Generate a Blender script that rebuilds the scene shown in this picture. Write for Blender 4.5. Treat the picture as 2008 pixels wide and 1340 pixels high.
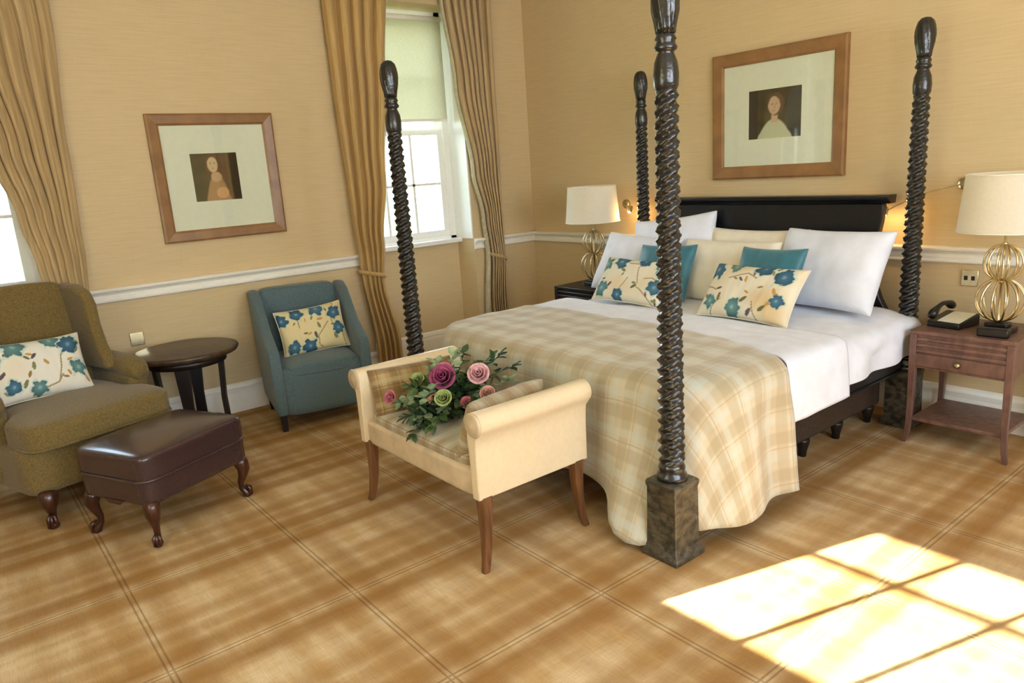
import bpy, math, random
from math import sin, cos, pi, radians as R
from mathutils import Vector, Matrix, noise
random.seed(7)
for o in list(bpy.data.objects): bpy.data.objects.remove(o)
sc = bpy.context.scene
col = sc.collection
V = Vector

# ------------------------------------------------------------------ camera
F_PX, YAW, PITCH, ROLL = 1432.62158, 0.90861, 0.23250, -0.06622
cam_d = bpy.data.cameras.new('camera'); cam = bpy.data.objects.new('camera', cam_d); col.objects.link(cam)
fw = V((-sin(YAW)*cos(PITCH), cos(YAW)*cos(PITCH), -sin(PITCH)))
r_ = V((cos(YAW), sin(YAW), 0)); u_ = r_.cross(fw)
r2 = r_*cos(ROLL) + u_*sin(ROLL); u2 = r2.cross(fw)
m = Matrix((r2, u2, -fw)).transposed().to_4x4(); m.translation = V((5.28614, -4.47063, 1.6))
cam.matrix_world = m
cam_d.sensor_width = 36; cam_d.sensor_fit = 'HORIZONTAL'; cam_d.lens = F_PX/2008*36; cam_d.clip_start = .05
sc.camera = cam

# ------------------------------------------------------------------ world, sun, exposure
w = bpy.data.worlds.new('world'); sc.world = w; w.use_nodes = True
nt = w.node_tree; nt.nodes.clear()
wo = nt.nodes.new('ShaderNodeOutputWorld'); bg = nt.nodes.new('ShaderNodeBackground')
tc = nt.nodes.new('ShaderNodeTexCoord'); sx = nt.nodes.new('ShaderNodeSeparateXYZ'); rp = nt.nodes.new('ShaderNodeValToRGB')
nt.links.new(tc.outputs['Generated'], sx.inputs[0]); nt.links.new(sx.outputs['Z'], rp.inputs[0])
rp.color_ramp.elements[0].position = 0.0; rp.color_ramp.elements[0].color = (.86, .93, 1, 1)
rp.color_ramp.elements[1].position = .8; rp.color_ramp.elements[1].color = (.50, .70, 1, 1)
nt.links.new(rp.outputs[0], bg.inputs[0]); nt.links.new(bg.outputs[0], wo.inputs[0])
bg.inputs[1].default_value = 12.5
SUN_TAN = .342
sd = bpy.data.lights.new('sun', 'SUN'); sd.energy = 85; sd.angle = R(.35); sd.color = (1, .93, .83)
so = bpy.data.objects.new('sun', sd); col.objects.link(so)
so.rotation_euler = V((.285, .958, -SUN_TAN)).to_track_quat('-Z', 'Y').to_euler()
def portal(loc, sx_, sy_, d):
    l = bpy.data.lights.new('window_portal', 'AREA'); l.shape = 'RECTANGLE'; l.size = sx_; l.size_y = sy_
    l.cycles.is_portal = True
    o = bpy.data.objects.new('window_portal', l); col.objects.link(o); o.location = loc
    o.rotation_euler = V(d).to_track_quat('-Z', 'Z').to_euler()
portal((-.36, -1.3, 1.95), 1.2, 1.9, (1, 0, 0)); portal((-.36, -4.5, 1.95), 1.2, 1.9, (1, 0, 0))
portal((3.48, -5.68, 1.95), 1.4, 1.9, (0, 1, 0)); 
portal((7.68, -4.4, 1.9), 1.5, 2.1, (-1, 0, 0)); portal((7.68, -2.35, 1.9), 1.8, 2.1, (-1, 0, 0))
vs = sc.view_settings
sc.display_settings.display_device = 'sRGB'
vs.view_transform = 'Standard'; vs.look = 'None'; vs.gamma = 1; vs.use_curve_mapping = False
vs.exposure = 0.2
sc.cycles.use_denoising = True
sc.cycles.max_bounces = 10; sc.cycles.diffuse_bounces = 6; sc.cycles.transparent_max_bounces = 16
sc.cycles.sample_clamp_indirect = 6; sc.cycles.caustics_reflective = False; sc.cycles.caustics_refractive = False

# ------------------------------------------------------------------ helpers
def lin(c):
    return tuple(((x/255)/12.92 if x/255 <= .04045 else (((x/255)+.055)/1.055)**2.4) for x in c[:3]) + (1,)
MATS = {}
def new_mat(name):
    mt = bpy.data.materials.new(name); mt.use_nodes = True; n = mt.node_tree; n.nodes.clear()
    out = n.nodes.new('ShaderNodeOutputMaterial'); b = n.nodes.new('ShaderNodeBsdfPrincipled')
    n.links.new(b.outputs[0], out.inputs[0]); MATS[name] = mt
    return mt, n, b
class G:
    """little node-graph helper"""
    def __init__(s, n): s.n = n
    def v(s, x, sock):
        if isinstance(x, (int, float)): sock.default_value = x
        else: s.n.links.new(x, sock)
    def m(s, op, a, b=0.0, c=None, clamp=False):
        k = s.n.nodes.new('ShaderNodeMath'); k.operation = op; k.use_clamp = clamp
        s.v(a, k.inputs[0]); s.v(b, k.inputs[1])
        if c is not None: s.v(c, k.inputs[2])
        return k.outputs[0]
    def mix(s, f, a, b, mode='MIX'):
        k = s.n.nodes.new('ShaderNodeMixRGB'); k.blend_type = mode; s.v(f, k.inputs[0])
        for x, i in ((a, 1), (b, 2)):
            if isinstance(x, tuple): k.inputs[i].default_value = x
            else: s.n.links.new(x, k.inputs[i])
        return k.outputs[0]
    def smooth(s, x, a, b, lo=0.0, hi=1.0):
        k = s.n.nodes.new('ShaderNodeMapRange'); k.interpolation_type = 'SMOOTHSTEP'; s.v(x, k.inputs[0])
        for i, q in enumerate((a, b, lo, hi)): k.inputs[i+1].default_value = q
        return k.outputs[0]
    def noise(s, vec, scale, detail=2, dist=0.0):
        k = s.n.nodes.new('ShaderNodeTexNoise'); k.inputs['Scale'].default_value = scale
        k.inputs['Detail'].default_value = detail; k.inputs['Distortion'].default_value = dist
        s.n.links.new(vec, k.inputs['Vector']); return k.outputs['Fac']
    def coord(s, kind='Object', scale=None):
        k = s.n.nodes.new('ShaderNodeTexCoord'); o = k.outputs[kind]
        if scale:
            q = s.n.nodes.new('ShaderNodeMapping'); q.inputs['Scale'].default_value = scale
            s.n.links.new(o, q.inputs[0]); o = q.outputs[0]
        return o
    def xyz(s, vec):
        k = s.n.nodes.new('ShaderNodeSeparateXYZ'); s.n.links.new(vec, k.inputs[0]); return k.outputs
    def bump(s, h, b, strength=.3, dist=.01):
        k = s.n.nodes.new('ShaderNodeBump'); k.inputs['Strength'].default_value = strength; k.inputs['Distance'].default_value = dist
        s.n.links.new(h, k.inputs['Height']); s.n.links.new(k.outputs[0], b.inputs['Normal'])
def mat(name, c, rough=.5, metal=0.0, var=.12, nscale=(30, 30, 30), bump=.15, bdist=.003, spec=.5, sheen=0.0, c2=None, coat=0.0, trans=0.0, weave=0):
    mt, n, b = new_mat(name); g = G(n); co = g.coord('Object', nscale)
    f = g.noise(co, 1.0, 3)
    base = lin(c); dark = lin(c2) if c2 else tuple(x*(1-var*2.2) for x in base[:3]) + (1,)
    lightc = tuple(min(1, x*(1+var)) for x in base[:3]) + (1,)
    cc = g.mix(g.smooth(f, .3, .7), dark, lightc if not c2 else base)
    if weave:
        w1 = n.nodes.new('ShaderNodeTexWave'); w1.inputs['Scale'].default_value = weave; w1.bands_direction = 'Z'
        n.links.new(g.coord('Object'), w1.inputs[0]); f = g.m('ADD', g.m('MULTIPLY', w1.outputs['Fac'], .5), f)
    n.links.new(cc, b.inputs['Base Color'])
    b.inputs['Roughness'].default_value = rough; b.inputs['Metallic'].default_value = metal
    b.inputs['Specular IOR Level'].default_value = spec
    if sheen: b.inputs['Sheen Weight'].default_value = sheen; b.inputs['Sheen Roughness'].default_value = .5
    if coat: b.inputs['Coat Weight'].default_value = coat; b.inputs['Coat Roughness'].default_value = .15
    if trans:
        tr = n.nodes.new('ShaderNodeBsdfTranslucent'); n.links.new(cc, tr.inputs[0]); ms = n.nodes.new('ShaderNodeMixShader')
        ms.inputs[0].default_value = trans; n.links.new(b.outputs[0], ms.inputs[1]); n.links.new(tr.outputs[0], ms.inputs[2])
        o = [k for k in n.nodes if k.type == 'OUTPUT_MATERIAL'][0]; n.links.new(ms.outputs[0], o.inputs[0])
    if bump: g.bump(f, b, bump, bdist)
    return mt

def raw(name, verts, faces, mt, parent=None, smooth=True, uv=None, cols=None, bevel=0, seg=2, sub=0, solid=0, loc=None, rot=None):
    me = bpy.data.meshes.new(name); me.from_pydata([tuple(v) for v in verts], [], [tuple(f) for f in faces]); me.update()
    if smooth: me.polygons.foreach_set('use_smooth', [True]*len(me.polygons))
    if uv:
        ul = me.uv_layers.new(name='uv')
        vi = [0]*len(me.loops); me.loops.foreach_get('vertex_index', vi)
        ul.data.foreach_set('uv', [x for i in vi for x in uv[i]])
    if cols:
        a = me.color_attributes.new('paint', 'FLOAT_COLOR', 'POINT'); a.data.foreach_set('color', [x for c in cols for x in c])
    o = bpy.data.objects.new(name, me); col.objects.link(o)
    if isinstance(mt, str): mt = MATS[mt]
    me.materials.append(mt)
    if parent: o.parent = parent
    if loc: o.location = loc
    if rot: o.rotation_euler = rot
    if solid:
        k = o.modifiers.new('solid', 'SOLIDIFY'); k.thickness = solid; k.offset = 0
    if bevel:
        k = o.modifiers.new('bevel', 'BEVEL'); k.width = bevel; k.segments = seg; k.limit_method = 'ANGLE'; k.angle_limit = R(35)
        k.harden_normals = False
        me.polygons.foreach_set('use_smooth', [True]*len(me.polygons))
        if hasattr(me, 'set_sharp_from_angle'): me.set_sharp_from_angle(angle=R(40))
    if sub:
        k = o.modifiers.new('sub', 'SUBSURF'); k.levels = sub; k.render_levels = sub
    return o
class M:
    """collects shapes for one mesh"""
    def __init__(s): s.v = []; s.f = []
    def add(s, v, f):
        n = len(s.v); s.v += [V(p) for p in v]; s.f += [tuple(i+n for i in q) for q in f]; return s
    def box(s, x0, x1, y0, y1, z0, z1):
        v = [(x, y, z) for z in (z0, z1) for y in (y0, y1) for x in (x0, x1)]
        return s.add(v, [(0, 2, 3, 1), (4, 5, 7, 6), (0, 1, 5, 4), (2, 6, 7, 3), (0, 4, 6, 2), (1, 3, 7, 5)])
    def loft(s, rings, closed=True, caps=True):
        n = len(rings[0]); v = [p for r in rings for p in r]; f = []
        for i in range(len(rings)-1):
            for j in range(n if closed else n-1):
                k = (j+1) % n; f.append((i*n+j, i*n+k, (i+1)*n+k, (i+1)*n+j))
        if caps and closed:
            f.append(tuple(reversed(range(n)))); f.append(tuple((len(rings)-1)*n+j for j in range(n)))
        return s.add(v, f)
    def lathe(s, prof, n=32, c=(0, 0, 0)):
        return s.loft([[(c[0]+r*cos(2*pi*j/n), c[1]+r*sin(2*pi*j/n), c[2]+z) for j in range(n)] for r, z in prof])
    def tube(s, pts, r, n=10, closed=False):
        pts = [V(p) for p in pts]; rr = r if isinstance(r, (list, tuple)) else [r]*len(pts); rings = []
        L = len(pts); up = None
        for i, p in enumerate(pts):
            if closed: t = (pts[(i+1) % L]-pts[(i-1) % L]).normalized()
            else: t = (pts[min(i+1, L-1)]-pts[max(i-1, 0)]).normalized()
            if up is None: up = t.orthogonal().normalized()
            up = (up - t*up.dot(t)); up = up.normalized() if up.length > 1e-6 else t.orthogonal().normalized()
            b = t.cross(up)
            rings.append([p+(up*cos(2*pi*j/n)+b*sin(2*pi*j/n))*rr[i] for j in range(n)])
        if closed: rings.append(rings[0])
        return s.loft(rings, caps=not closed)
    def prism(s, poly, axis, a, b):
        def P(p, q): return {'x': (q, p[0], p[1]), 'y': (p[0], q, p[1]), 'z': (p[0], p[1], q)}[axis]
        r = [[P(p, a) for p in poly], [P(p, b) for p in poly]]
        return s.loft(r)
    def squircle(s, c, sx, sy, sz, n=6, bulge=0.0, k=10, fn=None):
        """soft box: superellipsoid of full sizes"""
        idx = {}; vv = []; ff = []
        def vid(p):
            key = tuple(round(q, 5) for q in p)
            if key not in idx: idx[key] = len(vv); vv.append(p)
            return idx[key]
        g = [-1+2*i/k for i in range(k+1)]
        for ax in range(3):
            for sg in (-1, 1):
                for i in range(k):
                    for j in range(k):
                        q = []
                        for a, b in ((i, j), (i+1, j), (i+1, j+1), (i, j+1)):
                            p = [0, 0, 0]; p[ax] = sg; p[(ax+1) % 3] = g[a]; p[(ax+2) % 3] = g[b]; q.append(vid(tuple(p)))
                        ff.append(q if sg > 0 else q[::-1])
        out = []
        for p in vv:
            nn = (abs(p[0])**n+abs(p[1])**n+abs(p[2])**n)**(1/n); q = [t/nn for t in p]
            z = q[2]*(1+bulge*(1-q[0]**2)*(1-q[1]**2))
            o = V((c[0]+q[0]*sx/2, c[1]+q[1]*sy/2, c[2]+z*sz/2))
            out.append(fn(o) if fn else o)
        return s.add(out, ff)
    def xf(s, mtx): s.v = [mtx @ p for p in s.v]; return s
    def build(s, name, mt, parent=None, **k): return raw(name, s.v, s.f, mt, parent, **k)
def empty(name, loc=(0, 0, 0), rz=0, label=None, cat=None, group=None, rot=None):
    o = bpy.data.objects.new(name, None); col.objects.link(o); o.location = loc; o.rotation_euler = rot or (0, 0, rz)
    o.empty_display_size = .05; tag(o, label, cat, group); return o
def tag(o, label=None, cat=None, group=None, kind=None):
    if label: o['label'] = label
    if cat: o['category'] = cat
    if group: o['group'] = group
    if kind: o['kind'] = kind
    return o
def struct(o): o['kind'] = 'structure'; return o
def tree_copy(o, parent=None):
    c = o.copy(); col.objects.link(c); c.parent = parent
    for ch in [x for x in bpy.data.objects if x.parent == o]: tree_copy(ch, c)
    return c
def lerp(a, b, t): return a+(b-a)*t
def table(t, x):
    if x <= t[0][0]: return t[0][1]
    for (a, p), (b, q) in zip(t, t[1:]):
        if x <= b:
            s = (x-a)/(b-a); s = s*s*(3-2*s) if len(t) > 2 else s
            return p+(q-p)*s
    return t[-1][1]

# ------------------------------------------------------------------ materials
def stripes(g, c, off, P, a0, a1, soft):
    """1 inside the band a0<|dist to nearest grid line|<a1"""
    d = g.m('MULTIPLY', g.m('ABSOLUTE', g.m('SUBTRACT', g.m('FRACT', g.m('ADD', g.m('DIVIDE', g.m('SUBTRACT', c, off), P), .5)), .5)), P)
    a = g.smooth(d, a0-soft, a0+soft) if a0 > 0 else 1.0
    b = g.smooth(d, a1-soft, a1+soft, 1.0, 0.0)
    return g.m('MULTIPLY', a, b)
# wallpaper
mt, n, b = new_mat('wallpaper'); g = G(n); co = g.coord('Object', (3, 3, 60)); f1 = g.noise(co, 1.5, 4)
f2 = g.noise(g.coord('Object', (90, 90, 8)), 1, 2)
cc = g.mix(g.smooth(f1, .3, .7), lin((208, 185, 141)), lin((214, 192, 150)))
cc = g.mix(g.m('MULTIPLY', f2, .15), cc, lin((184, 158, 116)))
n.links.new(cc, b.inputs['Base Color']); b.inputs['Roughness'].default_value = .6; b.inputs['Specular IOR Level'].default_value = .25
g.bump(f1, b, .08, .002)
# carpet
mt, n, b = new_mat('carpet'); g = G(n); X = g.xyz(g.coord('Object'))
wob = g.noise(g.coord('Object'), 1.3, 2)
fx = g.noise(g.coord('Object', (1.8, 12, 1)), 1, 2); fy = g.noise(g.coord('Object', (12, 1.8, 1)), 1, 2)
P = .69; ox, oy = 2.80, -3.41
bandx = g.m('MAXIMUM', stripes(g, X[0], ox, P, .03, .14, .04), g.m('MULTIPLY', stripes(g, X[0], ox+.09, P, .25, .33, .04), .6))
bandy = g.m('MAXIMUM', stripes(g, X[1], oy, P, .035, .13, .035), g.m('MULTIPLY', stripes(g, X[1], oy+.09, P, .24, .32, .04), .55))
bX = g.m('MULTIPLY', g.m('MULTIPLY', bandx, g.smooth(fy, .15, .85, .5, 1)), .95); bY = g.m('MULTIPLY', g.m('MULTIPLY', bandy, g.smooth(fx, .15, .85, .5, 1)), .62)
band = g.m('SUBTRACT', 1.0, g.m('MULTIPLY', g.m('SUBTRACT', 1.0, bX), g.m('SUBTRACT', 1.0, bY)))
base = g.mix(g.smooth(g.m('ADD', g.m('MULTIPLY', fx, .5), g.m('MULTIPLY', fy, .5)), .38, .62), lin((198, 164, 114)), lin((220, 194, 152)))
cc = g.mix(band, base, lin((150, 106, 50)))
thx = stripes(g, X[0], ox, P, .006, .013, .0025); thy = stripes(g, X[1], oy, P, .006, .013, .0025)
th = g.m('MULTIPLY', g.m('MAXIMUM', thx, thy), .5)
cc = g.mix(th, cc, lin((84, 54, 34)))
w1 = g.noise(g.coord('Object', (14, 320, 1)), 1, 2); w2 = g.noise(g.coord('Object', (320, 14, 1)), 1, 2)
cc = g.mix(g.smooth(g.m('ADD', g.m('MULTIPLY', w1, .5), g.m('MULTIPLY', w2, .5)), .4, .6, 0, .22), cc, lin((120, 84, 44)))
n.links.new(cc, b.inputs['Base Color']); b.inputs['Roughness'].default_value = .95; b.inputs['Specular IOR Level'].default_value = .1
g.bump(g.noise(g.coord('Object'), 300, 2), b, .4, .004)
# tartan throw (uv in metres)
def tartan(name, base_a, base_b, band_c, line_c, light_c, P, coordk='UV'):
    mt, n, b = new_mat(name); g = G(n); cv = g.coord(coordk); X = g.xyz(cv)
    a, c = (X[0], X[1]) if coordk == 'UV' else (X[0], X[2])
    fz = g.noise(g.coord('Object'), 9, 3)
    cc = g.mix(g.smooth(fz, .3, .7), lin(base_a), lin(base_b))
    for q, st in ((a, .5), (c, .5)):
        cc = g.mix(g.m('MULTIPLY', stripes(g, q, 0, P, -1, P*.17, P*.05), st), cc, lin(band_c))
        cc = g.mix(g.m('MULTIPLY', stripes(g, q, P/2, P, -1, P*.10, P*.04), .5), cc, lin(light_c))
        cc = g.mix(g.m('MULTIPLY', stripes(g, q, P*.27, P, -1, P*.02, P*.012), .5), cc, lin(line_c))
    n.links.new(cc, b.inputs['Base Color']); b.inputs['Roughness'].default_value = .9; b.inputs['Specular IOR Level'].default_value = .15
    b.inputs['Sheen Weight'].default_value = .3
    g.bump(g.noise(g.coord('Object'), 220, 2), b, .25, .003)
tartan('tartan_wool', (190, 180, 152), (202, 192, 166), (166, 150, 118), (164, 148, 118), (196, 200, 186), .17)
tartan('tartan_tweed', (176, 164, 134), (192, 178, 148), (132, 104, 66), (104, 80, 50), (196, 196, 176), .11, 'Object')
tartan('brown_tweed', (150, 124, 80), (170, 142, 96), (108, 80, 44), (80, 58, 34), (176, 160, 120), .11, 'Object')
mat('white_paint', (240, 238, 230), .35, var=.008, bump=.02)
mat('cream_trim', (246, 242, 228), .4, var=.008, bump=.03)
mat('ceiling_paint', (238, 234, 224), .8, var=.02, bump=.02)
mat('curtain_silk', (200, 164, 96), .5, var=.05, nscale=(40, 40, 2), bump=.12, sheen=.3, trans=.12)
mat('curtain_silk_pale', (190, 162, 112), .5, var=.09, nscale=(60, 60, 2), bump=.12, sheen=.3, trans=.08)
mat('lining', (226, 216, 184), .8, var=.04, trans=.4)
mat('blind', (222, 218, 196), .8, var=.03, trans=.45, nscale=(40, 40, 200))
mat('dark_carved', (16, 14, 13), .28, var=.3, nscale=(40, 40, 60), bump=.5, bdist=.006, spec=.7, c2=(8, 8, 8), coat=.3)
mat('dark_block', (84, 76, 58), .42, var=.3, nscale=(26, 26, 40), bump=.9, bdist=.012, spec=.6, c2=(34, 32, 24), coat=.2)
mat('black_lacquer', (17, 16, 18), .33, var=.2, bump=.03, spec=.5)
mat('divan', (62, 44, 26), .85, var=.15, nscale=(80, 80, 80))
mat('white_linen', (228, 232, 242), .85, var=.03, nscale=(9, 9, 9), bump=.25, bdist=.01, sheen=.2)
mat('cream_linen', (234, 226, 204), .85, var=.03, nscale=(9, 9, 9), bump=.25, bdist=.01, sheen=.2)
mat('teal_silk', (46, 112, 128), .45, var=.08, nscale=(14, 14, 14), bump=.1, sheen=.3)
mat('cream_leather', (226, 206, 168), .36, var=.015, nscale=(50, 50, 50), bump=.08, spec=.5)
mat('cream_leather_worn', (206, 184, 150), .42, var=.08, nscale=(12, 12, 12), bump=.1)
mat('brown_leather', (62, 43, 43), .25, var=.06, nscale=(90, 90, 90), bump=.06, spec=.6, coat=.25)
mat('mahogany', (70, 36, 22), .3, var=.2, nscale=(50, 50, 6), bump=.05, coat=.3)
mat('bench_wood', (116, 76, 46), .3, var=.2, nscale=(50, 50, 6), bump=.05, coat=.3)
mat('dark_oak', (70, 50, 34), .42, var=.25, nscale=(8, 40, 8), bump=.05, coat=.2)
mat('espresso', (28, 19, 14), .4, var=.2, nscale=(50, 50, 6), bump=.05)
mat('nightstand_wood', (116, 84, 72), .4, var=.14, nscale=(30, 30, 12), bump=.06)
mat('olive_tweed', (120, 100, 52), .92, var=.14, nscale=(140, 140, 140), bump=.35, sheen=.2)
mat('teal_wool', (88, 108, 112), .92, var=.12, nscale=(160, 160, 160), bump=.35, sheen=.2)
mat('picture_wood', (146, 106, 62), .4, var=.08, nscale=(10, 10, 10), bump=.06, coat=.2)
mat('mat_board', (242, 238, 214), .7, var=.01, bump=0)
mat('brass', (226, 210, 166), .25, metal=1, var=.05, bump=0)
mat('antique_silver', (196, 186, 152), .3, metal=1, var=.08, bump=0)
mat('black_plastic', (16, 15, 14), .3, var=.05, bump=0)
mat('paper_white', (224, 218, 192), .7, var=.02, bump=0)
mat('leaf_dark', (58, 84, 46), .5, var=.25, nscale=(20, 20, 20), bump=.05)
mat('leaf_sage', (144, 164, 124), .55, var=.2, nscale=(20, 20, 20), bump=.05)
mat('leaf_green', (88, 116, 62), .5, var=.25, nscale=(20, 20, 20), bump=.05)
mat('petal_pink', (232, 180, 182), .6, var=.08, bump=.05, trans=.15)
mat('petal_magenta', (168, 72, 112), .6, var=.15, bump=.05, trans=.15)
mat('petal_rose', (206, 120, 130), .6, var=.1, bump=.05, trans=.15)
mat('petal_green', (168, 184, 112), .6, var=.1, bump=.05, trans=.15)
mat('petal_blush', (222, 168, 150), .6, var=.1, bump=.05, trans=.15)
mat('dark_stem', (60, 40, 34), .6, var=.1, bump=0)
mat('lawn', (120, 150, 80), .9, var=.3, nscale=(2, 2, 2), bump=.2)
mat('tree_leaves', (108, 136, 84), .8, var=.4, nscale=(5, 5, 5), bump=.4)
mat('bark', (96, 80, 62), .9, var=.3)
mt, n, b = new_mat('painted'); k = n.nodes.new('ShaderNodeAttribute'); k.attribute_name = 'paint'
g = G(n); n.links.new(k.outputs['Color'], b.inputs['Base Color']); b.inputs['Roughness'].default_value = .8; b.inputs['Specular IOR Level'].default_value = .2
g.bump(g.noise(g.coord('Object'), 260, 2), b, .2, .002)
# thin window / picture glass
for nm, rf in (('glass', .02), ('picture_glass', .02)):
    mt = bpy.data.materials.new(nm); mt.use_nodes = True; n = mt.node_tree; n.nodes.clear(); MATS[nm] = mt
    out = n.nodes.new('ShaderNodeOutputMaterial'); tr = n.nodes.new('ShaderNodeBsdfTransparent'); gl = n.nodes.new('ShaderNodeBsdfGlossy')
    gl.inputs['Roughness'].default_value = rf; lw = n.nodes.new('ShaderNodeLayerWeight'); lw.inputs[0].default_value = .5
    g = G(n); fz = g.m('ADD', g.m('MULTIPLY', g.m('POWER', lw.outputs['Facing'], 5.0), .92), .04)
    tr.inputs[0].default_value = (.97, .99, .98, 1)
    ms = n.nodes.new('ShaderNodeMixShader'); n.links.new(fz, ms.inputs[0]); n.links.new(tr.outputs[0], ms.inputs[1]); n.links.new(gl.outputs[0], ms.inputs[2])
    n.links.new(ms.outputs[0], out.inputs[0])
# lamp shade: translucent fabric
mat('lampshade', (250, 246, 232), .8, var=.01, nscale=(60, 60, 60), trans=.5)
def emis(name, c, s):
    mt = bpy.data.materials.new(name); mt.use_nodes = True; n = mt.node_tree; n.nodes.clear(); MATS[name] = mt
    o = n.nodes.new('ShaderNodeOutputMaterial'); e = n.nodes.new('ShaderNodeEmission'); e.inputs[0].default_value = lin(c); e.inputs[1].default_value = s
    n.links.new(e.outputs[0], o.inputs[0])
emis('bulb_glow', (255, 226, 170), 12)

# ------------------------------------------------------------------ room shell
H = 3.3; XE = 7.6; YS = -5.5
struct(M().box(-.35, XE+.1, YS-.1, .12, -.12, 0).build('floor', 'carpet', smooth=False))
struct(M().box(-.35, XE+.1, YS-.1, .12, H, H+.12).build('ceiling', 'ceiling_paint', smooth=False))
WINS = [(-1.76, -.70), (-5.12, -3.90)]
wl = M()
wl.box(-.35, 0, -.70, 0, 0, H).box(-.35, 0, -3.90, -1.76, 0, H).box(-.35, 0, YS-.1, -5.12, 0, H)
for a, c in WINS: wl.box(-.35, 0, a, c, 2.92, H).box(-.35, -.25, a, c, 0, 1.0)
struct(wl.build('wall_left', 'wallpaper', smooth=False))
struct(M().box(-.35, XE+.1, 0, .12, 0, H).build('wall_back', 'wallpaper', smooth=False))
SW = [(2.806-.06, 2.806+4*.335+.06, 1.0, 2.92)]
wf = M(); xs = [-.35, SW[0][0], SW[0][1], XE+.1]
for i in (0, 2): wf.box(xs[i], xs[i+1], YS-.1, YS, 0, H)
for a, c, z0, z1 in SW: wf.box(a, c, YS-.1, YS, 0, z0).box(a, c, YS-.1, YS, z1, H)
struct(wf.build('wall_front', 'wallpaper', smooth=False))
EW = [(-5.1, -3.7), (-3.2, -1.5)]  # unseen openings, guessed and added to let in fill light
wr = M().box(XE, XE+.1, YS, -5.1, 0, H).box(XE, XE+.1, -3.7, -3.2, 0, H).box(XE, XE+.1, -1.5, 0, 0, H)
for a, c in EW: wr.box(XE, XE+.1, a, c, 0, .9).box(XE, XE+.1, a, c, 2.92, H)
struct(wr.build('wall_right', 'wallpaper', smooth=False))
# chair rails and baseboards
def rail_prof(zc): return [(0, zc-.048), (.014, zc-.048), (.024, zc-.040), (.026, zc-.028), (.016, zc-.018), (.010, zc-.014), (.012, zc+.004), (.024, zc+.014), (.030, zc+.020), (.050, zc+.026), (.054, zc+.040), (.044, zc+.048), (0, zc+.048)]
def base_prof(): return [(0, 0), (.022, 0), (.022, .15), (.016, .17), (.02, .18), (.012, .205), (0, .215)]
def along_left(prof, y0, y1, name):
    return struct(M().prism([(p, z) for p, z in prof], 'y', y0, y1).build(name, 'cream_trim', smooth=False, bevel=.002, seg=1))
def along_back(prof, x0, x1, name):
    return struct(M().prism([(-p, z) for p, z in prof][::-1], 'x', x0, x1).build(name, 'cream_trim', smooth=False, bevel=.002, seg=1))
ZR = .970
along_left(rail_prof(ZR), -3.90, -1.76, 'trim_1'); along_left(rail_prof(ZR), -.70, 0, 'trim_2')
along_back(rail_prof(ZR), 0, XE, 'trim_3'); along_left(rail_prof(ZR), YS, -5.12, 'trim_4')
along_left(base_prof(), -3.90, -1.76, 'baseboard_left'); along_left(base_prof(), -.70, 0, 'baseboard_left_corner')
along_back(base_prof(), 0, XE, 'baseboard_back')
bb = M()
for a, c in WINS: bb.prism([(-.25+p, z) for p, z in base_prof()], 'y', a, c)
struct(bb.build('baseboard_recess', 'cream_trim', smooth=False))
# windows in the left wall
def window_left(idx, a, c, blind_z):
    x = -.30
    root = struct(M().box(x-.04, x+.05, a, a+.07, 1.0, 2.92).box(x-.04, x+.05, c-.07, c, 1.0, 2.92)
                  .box(x-.04, x+.05, a, c, 2.85, 2.92).box(x-.04, x+.05, a, c, 1.0, 1.05).build('window_%d' % idx, 'white_paint', smooth=False, bevel=.004))
    s = M()
    for (z0, z1, dx) in ((1.05, 1.97, .015), (1.93, 2.85, -.02)):
        xx = x+dx
        s.box(xx-.018, xx+.018, a+.07, a+.12, z0, z1).box(xx-.018, xx+.018, c-.12, c-.07, z0, z1)
        s.box(xx-.018, xx+.018, a+.12, c-.12, z0, z0+.055).box(xx-.018, xx+.018, a+.12, c-.12, z1-.045, z1)
        for t in (1/3, 2/3):
            y = lerp(a+.12, c-.12, t); s.box(xx-.012, xx+.012, y-.011, y+.011, z0+.05, z1-.04)
        zm = (z0+z1)/2; s.box(xx-.012, xx+.012, a+.12, c-.12, zm-.011, zm+.011)
    s.build('sash', 'white_paint', root, smooth=False)
    M().box(x+.012, x+.016, a+.12, c-.12, 1.10, 1.93).build('pane', 'glass', root, smooth=False)
    M().box(x-.022, x-.018, a+.12, c-.12, 1.98, 2.81).build('pane', 'glass', root, smooth=False)
    M().box(-.26, -.17, a, c, .985, 1.025).build('window_sill', 'white_paint', root, smooth=False, bevel=.006)
    # jamb linings (painted reveals)
    M().box(-.25, -.002, a, a+.012, 1.02, 2.92).box(-.25, -.002, c-.012, c, 1.02, 2.92).build('reveal', 'white_paint', root, smooth=False)
    bl = empty('roller_blind', (-.19, (a+c)/2, blind_z), 0,
               'cream roller blind drawn halfway down the window behind the bed' if idx == 1 else 'cream roller blind in the window behind the olive wing chair', 'blind', None)
    ww = (c-a)/2-.05; k = M()
    rings = [[(0, -ww, z), (0, ww, z), (.002, ww, z), (.002, -ww, z)] for z in (0.012, 2.83-blind_z)]
    k.loft(rings).build('shade_fabric', 'blind', bl, smooth=False)
    M().box(-.006, .008, -ww, ww, 0, .022).build('bottom_bar', 'cream_trim', bl, smooth=False, bevel=.003)
    M().tube([(0, -ww, 2.85-blind_z), (0, ww, 2.85-blind_z)], .022, 16).build('roller', 'cream_trim', bl)
window_left(1, *WINS[0], 2.03); window_left(2, *WINS[1], 1.88)
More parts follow.
